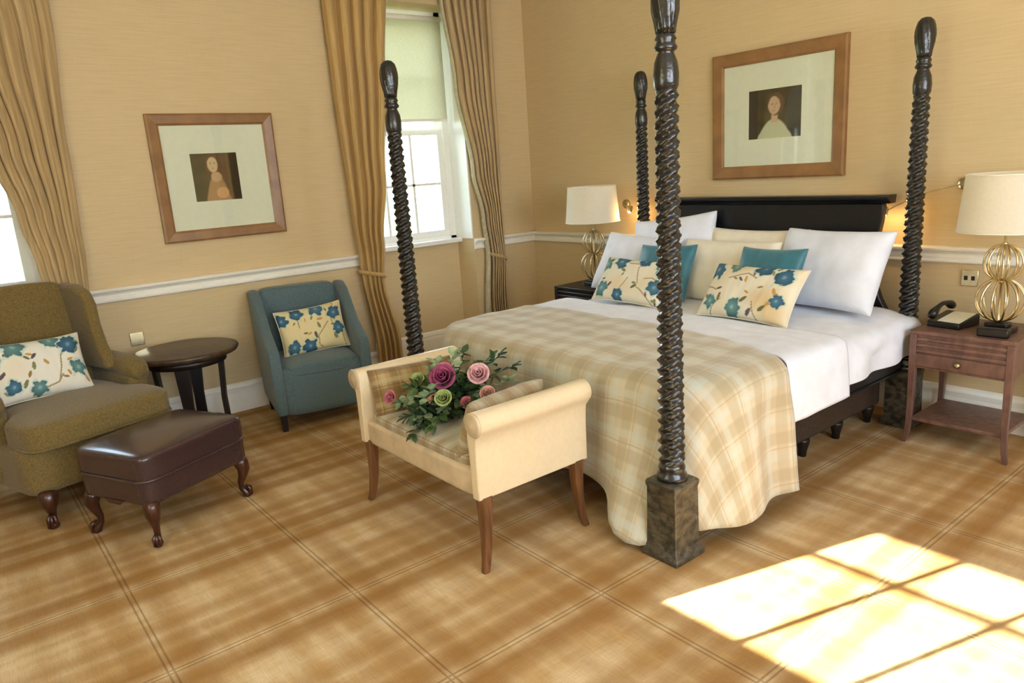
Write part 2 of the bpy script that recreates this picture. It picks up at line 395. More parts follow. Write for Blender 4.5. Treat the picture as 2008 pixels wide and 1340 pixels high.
# the sunny window behind the camera: panes .335 wide, blind down to z 1.382
a, c, z0, z1 = SW[0]; y = YS-.05
fr = struct(M().box(a, a+.06, y-.02, y+.02, z0, z1).box(c-.06, c, y-.02, y+.02, z0, z1).box(a, c, y-.02, y+.02, z0, 1.05).box(a, c, y-.02, y+.02, z1-.06, z1)
            .build('window_3', 'white_paint', smooth=False))
k = M()
for i in (1, 2, 3): k.box(a+.06+i*.335-.012, a+.06+i*.335+.012, y-.01, y+.01, 1.05, z1-.06)
for zz in (1.298, 1.56, 1.82, 2.08, 2.34, 2.6): k.box(a+.06, c-.06, y-.01, y+.01, zz-.008, zz+.008)
k.build('glazing_bars', 'white_paint', fr, smooth=False)
M().box(a+.06, c-.06, y-.002, y+.002, 1.05, z1-.06).build('pane', 'glass', fr, smooth=False)
M().box(a+.01, c-.01, y+.03, y+.034, 1.402, z1-.02).build('blind', 'blind', fr, smooth=False)
def fill_window(idx, horizontal, a, c, p):
    k = M()
    def bx(u0, u1, z0, z1):
        if horizontal: k.box(u0, u1, p-.03, p+.03, z0, z1)
        else: k.box(p-.03, p+.03, u0, u1, z0, z1)
    bx(a, a+.07, .9, 2.92); bx(c-.07, c, .9, 2.92); bx(a, c, .9, .96); bx(a, c, 2.86, 2.92); bx(a, c, 1.9, 1.95)
    for t in (1/3, 2/3): bx(lerp(a, c, t)-.012, lerp(a, c, t)+.012, .95, 2.9)
    return struct(k.build('window_%d' % idx, 'white_paint', smooth=False))
for i, (a, c) in enumerate(EW): fill_window(4+i, False, a, c, XE+.05)  # frames of the added fill-light windows, out of view
# garden seen through the windows; an added unseen wall keeps sun off the left windows
struct(M().box(-6, -.35, -7.2, -5.9, -1.2, 9).build('wall_sun_blocker', 'bark', smooth=False))
struct(M().box(-60, -1.2, -40, 30, -1.3, -1.2).build('ground', 'lawn', smooth=False))

# ------------------------------------------------------------------ curtains
def curtain(name, tab_l, tab_r, z0, z1, nf, label, m_='curtain_silk', amp=.035, x0=.07, seed=0, lining=None, tie=None, group=None):
    root = empty(name, (0, 0, 0), 0, label, 'curtain', group)
    NU, NZ = 96, 70; vs_ = []; fs = []
    for i in range(NZ+1):
        z = lerp(z0, z1, i/NZ); yl = table(tab_l, z); yr = table(tab_r, z); wd = abs(yr-yl)
        pin = math.exp(-((z-tie)/.16)**2) if tie else 0
        for j in range(NU+1):
            u = j/NU; uu = u+.018*sin(u*9+seed)+.01*noise.noise(V((u*3, z*1.5, seed)))
            ph = uu*nf*2*pi
            a_ = amp*(1-.45*pin)*(.75+.35*noise.noise(V((u*4, z*.6, seed+3))))
            pw = abs(sin(ph/2+.25*sin(z*1.3+seed)))**.75; x = x0+a_*(2.4*pw-1.2+.18*sin(3*ph+seed))+.03*pin*sin(u*pi)
            yy = lerp(yl, yr, u)+.012*cos(ph)
            vs_.append((x, yy, z))
    n1 = NU+1
    for i in range(NZ):
        for j in range(NU): fs.append((i*n1+j, i*n1+j+1, (i+1)*n1+j+1, (i+1)*n1+j))
    raw('curtain_panel', vs_, fs, m_, root, solid=.004)
    if lining:   # pale lining turned towards the room on the leading edge
        edge, off = lining; tb = tab_l if edge == 'l' else tab_r; k = []; kf = []
        for i in range(NZ+1):
            z = lerp(z0, z1, i/NZ); y = table(tb, z); d = off*(1+.3*sin(z*2)+1.1*max(0, 1-z))
            for t in range(5): k.append((x0-.03+.03*sin(t/4*pi), y+(-d if edge == 'l' else d)*(t/4)+.01*(1 if edge == 'l' else -1), z))
        for i in range(NZ):
            for t in range(4): kf.append((i*5+t, i*5+t+1, (i+1)*5+t+1, (i+1)*5+t))
        raw('lining', k, kf, 'lining', root, solid=.002)
    if tie:
        yl = table(tab_l, tie); yr = table(tab_r, tie); cy = (yl+yr)/2; hw = abs(yr-yl)/2+.008; rr = []
        for t in range(33):
            an = 2*pi*t/32; y = cy+hw*cos(an); x = x0+(amp+.02)*sin(an)
            zz = tie-.03*cos(an)*(1 if tie_dir.get(name+str(seed), 1) > 0 else -1)
            rr.append([(x, y, zz-.016), (x+.006*sin(an), y+.006*cos(an), zz-.016), (x+.006*sin(an), y+.006*cos(an), zz+.016), (x, y, zz+.016)])
        M().loft(rr, caps=False).build('tieback', m_, root)
    return root
tie_dir = {}
curtain('window_curtain', [(0, -1.80), (.25, -1.80), (1.0, -1.87), (1.3, -1.89), (2.3, -1.92), (3.05, -1.93)],
        [(0, -1.56), (.25, -1.56), (.8, -1.66), (1.1, -1.62), (1.6, -1.55), (2.4, -1.47), (3.05, -1.40)], .01, 3.05, 5,
        'golden brown tied-back curtain between the blue armchair and the bed window', tie=.86, seed=1, group='golden curtains at the windows')
curtain('window_curtain', [(0, -.60), (.45, -.60), (.85, -.57), (1.2, -.60), (1.6, -.68), (2.3, -.80), (3.05, -.88)],
        [(0, -.42), (.45, -.43), (.85, -.42), (1.4, -.43), (2.4, -.42), (3.05, -.41)], .01, 3.05, 7,
        'golden striped curtain on the corner side of the bed window, pale lining showing', m_='curtain_silk_pale', tie=.84, seed=2, lining=('l', .035), group='golden curtains at the windows')
curtain('window_curtain', [(0, -3.98), (.7, -3.96), (.95, -3.94), (1.2, -3.98), (1.5, -4.03), (1.9, -4.12), (2.5, -4.28), (3.05, -4.42)],
        [(0, -3.70), (.7, -3.73), (.95, -3.74), (1.3, -3.72), (1.9, -3.70), (2.7, -3.65), (3.05, -3.63)], .01, 3.05, 7,
        'dark gold tied-back curtain hanging behind the olive wing chair', m_='curtain_silk_pale', tie=.98, seed=3, x0=.055, amp=.028, group='golden curtains at the windows')
for yc, lab in ((-1.3, 'curtain pelmet across the top of the window beside the bed'), (-4.51, 'curtain pelmet above the window behind the wing chair')):
    tag(M().box(.0, .17, yc-.98, yc+.93, 3.0, 3.12).build('curtain_pelmet', 'picture_wood', smooth=False, bevel=.015), 'brown wooden '+lab, 'pelmet')

# ------------------------------------------------------------------ pictures
def bust_paint(kind):
    def f(u, v):   # u 0..1 left-right, v 0..1 bottom-top
        def sm(x, a, b): t = max(0, min(1, (x-a)/(b-a))); return t*t*(3-2*t)
        u += .012*noise.noise(V((u*9, v*9, 2))); n_ = noise.noise(V((u*5, v*5, kind*7)))*.5
        if kind == 0:
            bgc = [84+30*n_, 72+24*n_, 46+14*n_]; dress = (208, 206, 170); skin = (214, 178, 146); hair = (112, 84, 60); dark = (52, 40, 34)
            c = list(bgc)
            if u < .18: c = list(dark)
            t = sm(u, .62, .8); c = [lerp(p, q, t*.7) for p, q in zip(c, (60, 46, 40))]
            sh = sm(1-((u-.5)/.34)**2*1.0-v/.42, -.02, .12); c = [lerp(p, q, sh) for p, q in zip(c, dress)]
            nk = sm(.075-abs(u-.5), 0, .02)*sm(.5-v, 0, .04)*sm(v-.3, 0, .04); c = [lerp(p, q, nk) for p, q in zip(c, skin)]
            ha = sm(1-((u-.52)/.17)**2-((v-.69)/.24)**2, 0, .15); c = [lerp(p, q, ha) for p, q in zip(c, hair)]
            hd = sm(1-((u-.49)/.115)**2-((v-.66)/.19)**2, 0, .15); c = [lerp(p, q, hd) for p, q in zip(c, skin)]
            ey = max(sm(1-((u-x)/.02)**2-((v-.69)/.016)**2, 0, .5) for x in (.45, .53)); c = [lerp(p, q, ey*.7) for p, q in zip(c, hair)]
            mo = sm(1-((u-.49)/.03)**2-((v-.56)/.013)**2, 0, .5); c = [lerp(p, q, mo*.6) for p, q in zip(c, (170, 90, 80))]
            no = sm(1-((u-.5)/.012)**2-((v-.63)/.035)**2, 0, .5); c = [lerp(p, q, no*.35) for p, q in zip(c, hair)]
        else:
            c = [lerp(104, 96, v)+20*n_, lerp(92, 84, v)+16*n_, 62+10*n_]
            t = sm(u, .55, .66)*sm(.95-u, 0, .1); c = [lerp(p, q, t*.55) for p, q in zip(c, (140, 100, 64))]
            t = sm(u, .80, .85)*1; c = [lerp(p, q, t) for p, q in zip(c, (44, 36, 26))]
            bd = sm(1-((u-.5)/.28)**2-v/.62, -.02, .15); c = [lerp(p, q, bd) for p, q in zip(c, (188, 146, 100))]
            ha = sm(1-((u-.47)/.19)**2-((v-.72)/.28)**2, 0, .2); c = [lerp(p, q, ha) for p, q in zip(c, (120, 86, 56))]
            hd = sm(1-((u-.45)/.12)**2-((v-.76)/.17)**2, 0, .2); c = [lerp(p, q, hd) for p, q in zip(c, (220, 190, 148))]
            nk = sm(1-((u-.5)/.13)**2-((v-.5)/.12)**2, 0, .3); c = [lerp(p, q, nk) for p, q in zip(c, (212, 172, 128))]
            hn = sm(1-((u-.6)/.15)**2-((v-.16)/.13)**2, 0, .3); c = [lerp(p, q, hn) for p, q in zip(c, (226, 174, 124))]
            ey = max(sm(1-((u-x)/.022)**2-((v-.79)/.016)**2, 0, .5) for x in (.41, .5)); c = [lerp(p, q, ey*.6) for p, q in zip(c, (110, 80, 60))]
            mo = sm(1-((u-.455)/.03)**2-((v-.68)/.014)**2, 0, .5); c = [lerp(p, q, mo*.5) for p, q in zip(c, (170, 100, 84))]
        return lin([max(0, min(255, q)) for q in c])
    return f
def picture(loc, rz, W_, H_, fwd, img, label, kind, frame_mat='picture_wood'):
    """local: x to the right, z up, -y towards the room"""
    root = empty('framed_picture', loc, rz, label, 'picture', 'framed portraits on the walls')
    k = M(); w2, h2 = W_/2, H_/2
    prof = [(0, 0), (0, -.028), (.012, -.034), (fwd-.014, -.026), (fwd, -.018), (fwd, 0)]
    cr = [(-1, -1), (1, -1), (1, 1), (-1, 1), (-1, -1)]
    k.loft([[(sx_*(w2-p), d, sz_*(h2-p)) for p, d in prof] for sx_, sz_ in cr], caps=False)
    k.build('frame', frame_mat, root, smooth=False)
    iw, ih = w2-fwd+.003, h2-fwd+.003; mx, mz, mw, mh = img
    b_ = M()   # mat board with a bevelled opening
    o_ = [(-iw, -ih), (iw, -ih), (iw, ih), (-iw, ih), (-iw, -ih)]; i_ = [(mx-mw, mz-mh), (mx+mw, mz-mh), (mx+mw, mz+mh), (mx-mw, mz+mh), (mx-mw, mz-mh)]
    b_.loft([[(a[0], -.012, a[1]), (c[0], -.012, c[1]), (c[0]*1+(-.003 if c[0] > mx else .003)*0, -.008, c[1])] for a, c in zip(o_, i_)], closed=False)
    b_.build('mat_board', 'mat_board', root, smooth=False)
    NX, NZ = 60, 54; f = bust_paint(kind); vv = []; cc_ = []
    for j in range(NZ+1):
        for i in range(NX+1):
            vv.append((mx+mw*(2*i/NX-1), -.008, mz+mh*(2*j/NZ-1))); cc_.append(f(i/NX, j/NZ))
    ff = [(j*(NX+1)+i, j*(NX+1)+i+1, (j+1)*(NX+1)+i+1, (j+1)*(NX+1)+i) for j in range(NZ) for i in range(NX)]
    raw('portrait_print', vv, ff, 'painted', root, cols=cc_)
    M().box(-iw, iw, -.0155, -.014, -ih, ih).build('glazing', 'picture_glass', root, smooth=False)
    M().box(-w2+.01, w2-.01, -.004, -.001, -h2+.01, h2-.01).build('backing', 'picture_wood', root, smooth=False)
picture((.0, (-3.226-2.391)/2, (1.256+2.09)/2), R(90), .835, .834, .075, (-.02, -.0, .155, .158),
        'square brown framed portrait in a pale mount above the round side table', 1)
picture(((2.029+2.982)/2, -.0, (1.426+2.249)/2), 0, .953, .823, .085, (-.01, .0, .19, .155),
        'wide brown framed portrait in a cream mount above the headboard', 0)

# ------------------------------------------------------------------ four-poster bed
BX0, BX1, BY0, BY1 = 1.545, 3.492, -2.295, -.22
bed = empty('four_poster_bed', ((BX0+BX1)/2, (BY0+BY1)/2, 0), 0, 'black carved four-poster bed with twisted posts and a low black headboard', 'bed')
bo = V(bed.location)
def make_post(x, y, foot):
    # twisted shaft is the post itself; plinth, rings and finial are its sub-parts
    rings = []; NT = 28; za, zb = .40, 1.84; NZ = 420
    for i in range(NZ+1):
        z = lerp(za, zb, i/NZ); R0 = lerp(.047, .038, i/NZ)
        e = min(1, min(i, NZ-i)/6); rg = []
        for j in range(NT):
            th = 2*pi*j/NT; c_ = cos((th*1.0-z*2*pi/.15))   # two-start rope
            c2 = cos(3*th-z*2*pi/.042)
            r = R0*(1+.15*e*c2+.05*e*cos(5*th+z*2*pi/.031))
            rg.append((x+r*cos(th), y+r*sin(th), z))
        rings.append(rg)
    p = M().loft(rings).build('post', 'dark_carved', None); p.location = (0, 0, 0)
    k = M()
    k.lathe([(.0, .33), (.06, .332), (.064, .345), (.058, .36), (.05, .37), (.055, .385), (.05, .40), (.04, .41), (0, .41)], 28, (x, y, 0))
    k.build('lower_collar', 'dark_carved', p)
    k = M()
    def sq(h, z): return [(x-h, y-h, z), (x+h, y-h, z), (x+h, y+h, z), (x-h, y+h, z)]
    k.loft([sq(.092, 0), sq(.092, .022), sq(.086, .03), sq(.08, .045), sq(.076, .055), sq(.073, .30), sq(.077, .315), sq(.077, .33), sq(.068, .338)])
    k.build('plinth', 'dark_block', p, smooth=False, bevel=.003)
    k = M().lathe([(0, 1.82), (.034, 1.83), (.044, 1.85), (.046, 1.89), (.042, 1.93), (.032, 1.955), (.028, 1.965), (.038, 1.972), (.042, 1.98), (.036, 1.99), (.033, 2.0), (.039, 2.008), (.034, 2.018), (.03, 2.03), (0, 2.03)], 28, (x, y, 0))
    k.build('upper_collar', 'dark_carved', p)
    fr_ = []
    for r, z in [(.001, 2.025), (.034, 2.027), (.036, 2.045), (.041, 2.07), (.047, 2.10), (.049, 2.13), (.048, 2.155), (.044, 2.18), (.036, 2.203), (.022, 2.218), (.003, 2.223)]:
        fr_.append([(x+r*(1+.06*cos(10*t*2*pi/40+z*30))*cos(t*2*pi/40), y+r*(1+.06*cos(10*t*2*pi/40+z*30))*sin(t*2*pi/40), z) for t in range(40)])
    M().loft(fr_).build('finial', 'dark_carved', p)
    p.parent = bed; p.location = -bo
for x, y in ((BX0, BY0), (BX1, BY0), (BX0, BY1), (BX1, BY1)): make_post(x, y, y < -1)
cx = (BX0+BX1)/2
def rel(o): o.location = -bo; return o
half = [(.0, 1.27), (.79, 1.27), (.795, 1.24), (.785, 1.16), (.765, 1.06), (.752, .97), (.755, .88), (.77, .80), (.80, .72), (.845, .64), (.89, .57), (.925, .50), (.925, .28)]
poly = [(cx+a, z) for a, z in half] + [(cx-a, z) for a, z in reversed(half[1:])]
rel(M().prism(poly, 'y', -.20, -.15).build('headboard', 'black_lacquer', bed, smooth=False, bevel=.006))
rel(M().prism([(-.15, 1.27), (-.215, 1.27), (-.225, 1.285), (-.245, 1.295), (-.25, 1.312), (-.245, 1.318), (-.14, 1.318)], 'x', cx-.84, cx+.84).build('crown_rail', 'black_lacquer', bed, smooth=False, bevel=.003))
for s in (-1, 1):
    xx = cx+s*.955
    rel(M().box(xx-.022, xx+.022, BY0+.30, BY1-.05, .33, .46).box(xx-.028, xx+.028, BY0+.30, BY1-.05, .325, .343).build('side_rail', 'black_lacquer', bed, smooth=False, bevel=.004))
rel(M().box(BX0+.25, BX1-.25, BY0+.075, BY0+.11, .33, .44).build('foot_rail', 'black_lacquer', bed, smooth=False, bevel=.004))
div = rel(M().box(BX0+.14, BX1-.12, BY0+.14, BY1-.02, .10, .37).build('divan_base', 'divan', bed, smooth=False, bevel=.02))
for y in (-1.95, -1.03, -.68, -.32):
    for x in (BX0+.22, BX1-.155):
        M().lathe([(0, .10), (.034, .10), (.036, .085), (.022, .03), (.02, 0), (0, 0)], 16, (x, y, 0)).build('foot', 'espresso', div)

# ------------------------------------------------------------------ bedding
def drape(name, x0, x1, y0, y1fn, ztop, rc, rs, hem, flare, mt_, N=.035, fold=.006, seed=0, puff=0.0, solid=.006, sides=True):
    """cloth over a box: flat top, rounded shoulder, hanging left, foot and right sides.
    y1fn(x) = head-side edge; hem(s,side)->z ; flare(s,side)->outward offset at the hem"""
    nx = int((x1-x0)/N); ny = int((y1fn((x0+x1)/2)-y0)/N)
    vv, uv, ff = [], [], []
    idx = {}
    for j in range(ny+1):
        for i in range(nx+1):
            x = lerp(x0, x1, i/nx); y = lerp(y0, y1fn(x), j/ny)
            for cxx, s in ((x0+rc, -1), (x1-rc, 1)):
                qx, qy = (x-cxx)*s, (y0+rc)-y
                if qx > 0 and qy > 0:
                    k = max(qx, qy)/math.hypot(qx, qy); x = cxx+s*qx*k; y = (y0+rc)-qy*k
            ex = min((x-x0), (x1-x), (y-y0)); z = ztop+puff*(1-math.exp(-max(ex, 0)/.18))
            z += fold*1.2*noise.noise(V((x*3.2+seed, y*3.2, seed)))+fold*.8*noise.noise(V((x*9, y*6, seed+5)))
            idx[i, j] = len(vv); vv.append(V((x, y, z))); uv.append((x, y))
    for j in range(ny):
        for i in range(nx): ff.append((idx[i, j], idx[i+1, j], idx[i+1, j+1], idx[i, j+1]))
    per = [(0, j) for j in range(ny, 0, -1)] + [(i, 0) for i in range(nx)] + [(nx, j) for j in range(ny+1)]
    P = [vv[idx[p]] for p in per]; U = [uv[idx[p]] for p in per]; L = len(P)
    Nn = []
    for a in range(L):
        t = P[min(a+1, L-1)]-P[max(a-1, 0)]; Nn.append(V((t.y, -t.x, 0)).normalized())
    rows = [[idx[p] for p in per]]
    NA, NH = 6, 22
    info = []
    for a in range(L):
        p = P[a]; nrm = Nn[a]
        info.append((hem(p, nrm), flare(p, nrm)))
    for k in range(1, NA+NH+1):
        row = []
        for a in range(L):
            p, nrm = P[a], Nn[a]; hz, fl = info[a]
            if k <= NA: an = k/NA*pi/2; out = rs*sin(an); z = p.z-rs*(1-cos(an)); arc = rs*an
            else:
                t = (k-NA)/NH; out = rs; z = lerp(p.z-rs, hz, t); arc = rs*pi/2+(p.z-rs-hz)*t
                out += fl*t**1.4+fold*2.2*min(1, t*3)*sin(a*.55+2*noise.noise(V((a*.06, seed, 0))))*(.4+.6*noise.noise(V((p.x*1.5, p.y*1.5, seed)))+.3)
            q = V((p.x+nrm.x*out, p.y+nrm.y*out, z)); row.append(len(vv)); vv.append(q); uv.append((U[a][0]+nrm.x*arc, U[a][1]+nrm.y*arc))
        rows.append(row)
    for r0, r1 in zip(rows, rows[1:]):
        for a in range(L-1): ff.append((r0[a], r1[a], r1[a+1], r0[a+1]))
    return raw(name, vv, ff, mt_, None, uv=uv, solid=solid, sub=0)
tag(M().squircle((cx, (BY0+.08-.24)/2-.02, .525), 1.84, 1.95, .25, 10).build('mattress', 'white_linen'), 'thick white mattress inside the black four-poster bed', 'mattress')
def hem1(p, n_): return .45+.02*noise.noise(V((p.y*3, 0, 1)))
def flare1(p, n_): return .0
d = drape('duvet', 1.63, 3.50, -2.14, lambda x: -.235, .655, .26, .075, hem1, flare1, 'white_linen', fold=.010, seed=2, puff=.035, solid=.012)
tag(d, 'puffy white duvet covering the bed, bulging over its right side', 'duvet')
# white cotton sheet folded back above the tartan throw
def strip_sheet():
    xs_ = []; vv = []; uv = []; ff = []; prof = []
    # cross-section over the bed in x/z: left hang, top, right hang
    for z in (.44, .50, .56, .62, .655): prof.append((1.63-.082, z))
    for a in range(1, 7): prof.append((1.63-.082*cos(a/6*pi/2), .655+.047*sin(a/6*pi/2)))
    for i in range(1, 30): prof.append((lerp(1.63, 3.50, i/30), .702+.004*sin(i*.7)))
    for a in range(0, 7): prof.append((3.50+.088*sin(a/6*pi/2), .655+.047*cos(a/6*pi/2)))
    for z in (.62, .58, .54, .50, .46, .42, .405): prof.append((3.592+(.655-z)*.08, z))
    n = len(prof); NY = 30
    for j in range(NY+1):
        t = j/NY
        for i, (x, z) in enumerate(prof):
            s = i/(n-1)
            y = lerp(-1.56-.09*max(0, (s-.6)/.4), -1.10, t)
            zz = z+.004+.008*(noise.noise(V((x*5, y*4, 3)))) + .010*sin(t*pi)*0
            if x > 1.7 and x < 3.45: zz += .006*noise.noise(V((x*2, y*22, 7)))
            vv.append((x+(.006*noise.noise(V((y*9, z*7, 1))) if z < .64 else 0), y, zz)); uv.append((x, y))
    for j in range(NY):
        for i in range(n-1): ff.append((j*n+i, j*n+i+1, (j+1)*n+i+1, (j+1)*n+i))
    o = raw('folded_sheet', vv, ff, 'white_linen', uv=uv, solid=.008)
    tag(o, 'crisp white sheet folded back in a band above the tartan throw', 'sheet')
strip_sheet()
def bump_(x, c, w_): return math.exp(-((x-c)/w_)**2)
def hem2(p, n_):
    z = .16
    if n_.y < -.7:   # foot side
        z = .165+.02*sin(p.x*5)-.12*bump_(p.x, 3.31, .10)
    if n_.x > .5: z = .112-.02*bump_(p.y, -2.05, .15)
    return z
def flare2(p, n_):
    if n_.y < -.75: return .03+.16*bump_(p.x, 3.29, .11)
    if n_.x > .6: return .04+.05*bump_(p.y, -2.03, .10)
    return -.02
th_ = drape('tartan_throw', 1.625, 3.505, -2.15, lambda x: -1.47-.16*max(0, (x-2.7)/.8)**1.5, .714, .26, .098, hem2, flare2, 'tartan_wool', fold=.010, seed=9, puff=.012, solid=.010, N=.03)
tag(th_, 'beige and sage tartan wool throw over the foot of the bed', 'blanket')

def pillow_mesh(W_, H_, T, ear=.06, k=22, nzs=.006, seed=0, paint=None, sq=.5):
    vv, ff, cc_ = [], [], []
    for side in (1, -1):
        base = len(vv)
        for j in range(k+1):
            for i in range(k+1):
                u, v = 2*i/k-1, 2*j/k-1
                x = W_/2*u*(1-ear*(1-abs(v)**2.2)); z = H_/2*v*(1-ear*1.4*(1-abs(u)**2.2))
                th = T/2*max(0, (1-u**4))**sq*max(0, (1-v**4))**sq
                th *= (1+.12*noise.noise(V((u*1.5+seed, v*1.5, side))))
                y = -side*th+nzs*noise.noise(V((x*8+seed, z*8, side*2)))*min(1, (1-abs(u))*6)*min(1, (1-abs(v))*6)
                y += nzs*.6*noise.noise(V((x*30+seed, z*12, side)))*min(1, (1-abs(u))*6)*min(1, (1-abs(v))*6)
                vv.append((x, y, z))
                if paint: cc_.append(paint(i/k, j/k))
        for j in range(k):
            for i in range(k):
                q = (base+j*(k+1)+i, base+j*(k+1)+i+1, base+(j+1)*(k+1)+i+1, base+(j+1)*(k+1)+i)
                ff.append(q if side > 0 else q[::-1])
    # weld the rim
    n1 = (k+1)**2; rim = [j*(k+1)+i for j in range(k+1) for i in range(k+1) if i in (0, k) or j in (0, k)]
    mp = {n1+r: r for r in rim}; ff = [tuple(mp.get(q, q) for q in f) for f in ff]
    used = sorted({q for f in ff for q in f}); re_ = {q: a for a, q in enumerate(used)}
    return [vv[q] for q in used], [tuple(re_[q] for q in f) for f in ff], ([cc_[q] for q in used] if paint else None)
def pillow(name, loc, W_, H_, T, lean, rz, roll, mt_, label, cat='pillow', group=None, ear=.06, k=26, paint=None, seed=0, pipe=None, sub=1, nzs=.006):
    v, f, c = pillow_mesh(W_, H_, T, ear, k, nzs, seed, paint)
    o = raw(name, v, f, mt_, None, cols=c, sub=sub)
    o.rotation_euler = (Matrix.Rotation(rz, 3, 'Z') @ Matrix.Rotation(-lean, 3, 'X') @ Matrix.Rotation(roll, 3, 'Y')).to_euler(); o.location = loc
    tag(o, label, cat, group)
    if pipe:
        pts = []
        K = 24
        for s in range(4):
            for i in range(K):
                t = -1+2*i/K; u, vv_ = [(t, -1), (1, t), (-t, 1), (-1, -t)][s]
                pts.append((W_/2*u*(1-ear*(1-abs(vv_)**2.2)), 0, H_/2*vv_*(1-ear*1.4*(1-abs(u)**2.2))))
        M().tube(pts, .004, 6, closed=True).build('piping', pipe, o)
    return o
# floral print -----------------------------------------------------------
def floral(seed, A=1.6, cream=(226, 218, 194), warm=(214, 176, 120)):
    rd = random.Random(seed); F = []; S = []; B = []
    spots = [(.06, .78), (.16, .2), (.9, .35), (.86, .78), (.42, .12), (.62, .9), (.3, .88)]
    for i, (x, y) in enumerate(spots):
        F.append((x*A+rd.uniform(-.05, .05), y+rd.uniform(-.05, .05), rd.uniform(.12, .19), rd.choice([(82, 128, 152), (112, 158, 158), (74, 118, 146), (124, 160, 144)]), rd.uniform(0, 6), rd.choice([5, 6])))
    for i in range(5):
        x, y = rd.uniform(.1, .9)*A, rd.uniform(.15, .85); a_ = rd.uniform(0, 6.28)
        for q in range(3):
            l = rd.uniform(.14, .24); x2, y2 = x+l*cos(a_), y+l*sin(a_); S.append((x, y, x2, y2)); x, y = x2, y2; a_ += rd.uniform(-.7, .7)
    for i in range(22): B.append((rd.uniform(.05, .95)*A, rd.uniform(.05, .95), rd.uniform(.04, .085), rd.uniform(0, 3.14), rd.choice([(110, 108, 70), (150, 120, 74), (96, 84, 96), (128, 132, 90), (196, 148, 84)])))
    def f(u, v):
        x, y = u*A, v
        c = list(cream); t = max(0, noise.noise(V((x*1.6+seed, y*1.6, 4)))); c = [lerp(p, q, min(1, t*.9)) for p, q in zip(c, warm)]
        for x1, y1, x2, y2 in S:
            dx, dy = x2-x1, y2-y1; tt = max(0, min(1, ((x-x1)*dx+(y-y1)*dy)/(dx*dx+dy*dy))); d_ = math.hypot(x-x1-tt*dx, y-y1-tt*dy)
            if d_ < .012: c = [160, 142, 102]
        for bx_, by_, br, ba, bc in B:
            ex = (x-bx_)*cos(ba)+(y-by_)*sin(ba); ey = -(x-bx_)*sin(ba)+(y-by_)*cos(ba)
            if (ex/br)**2+(ey/(br*.42))**2 < 1: c = list(bc)
        for fx_, fy_, fr_, fc, ph, np_ in F:
            d_ = math.hypot(x-fx_, y-fy_); a_ = math.atan2(y-fy_, x-fx_); rr = fr_*(.88+.11*cos(np_*a_+ph)+.05*cos(11*a_)+.3*noise.noise(V((x*9, y*9, seed))))
            if d_ < rr*1.22: c = [lerp(p, q, .35) for p, q in zip(c, (150, 196, 190))]
            if d_ < rr: c = [lerp(q, q*.7, d_/fr_) for q in fc]
            if d_ < fr_*.2: c = [lerp(q, 200, .35) for q in fc]
        return lin(c)
    return f
gp = 'white pillows propped against the headboard'
pillow('pillow', (2.56, -.315, .915), .74, .44, .17, R(14), 0, 0, 'cream_linen', 'cream pillow in the middle back row against the headboard', group=gp, seed=1)
pillow('pillow', (1.93, -.36, .965), .70, .50, .18, R(18), R(4), R(-7), 'white_linen', 'white pillow at back left with its corner poking up beside the front post', group=gp, seed=2)
pillow('pillow', (3.14, -.47, .92), .70, .50, .20, R(27), R(-6), R(0), 'white_linen', 'large white pillow at the right end of the bed', group=gp, seed=3)
pillow('pillow', (1.80, -.60, .885), .66, .46, .18, R(30), R(6), R(4), 'white_linen', 'white pillow at the left edge of the bed behind the floral cushion', group=gp, seed=4)
pillow('pillow', (2.50, -.56, .875), .72, .44, .18, R(28), 0, R(0), 'cream_linen', 'cream pillow between the two teal cushions', group=gp, seed=5)
pillow('cushion', (2.17, -.755, .875), .45, .40, .11, R(27), R(3), R(-2), 'teal_silk', 'teal cushion on the left, partly hidden by the front bed post', 'cushion', 'teal cushions on the bed', seed=6)
pillow('cushion', (2.93, -.755, .885), .44, .40, .11, R(25), R(-3), R(-1), 'teal_silk', 'teal cushion in front of the large right white pillow', 'cushion', 'teal cushions on the bed', seed=7)
pillow('cushion', (2.10, -.95, .835), .58, .32, .13, R(36), R(4), R(2), 'painted', 'floral cushion on the left side of the bed, behind the front post', 'cushion', 'floral cushions on the bed', k=110, paint=floral(11, 1.8), sub=0, pipe='cream_linen')
pillow('cushion', (2.97, -.97, .84), .60, .34, .14, R(36), R(-4), R(0), 'painted', 'floral cushion with blue and yellow print on the right side of the bed', 'cushion', 'floral cushions on the bed', k=110, paint=floral(23, 1.8), sub=0, pipe='cream_linen')

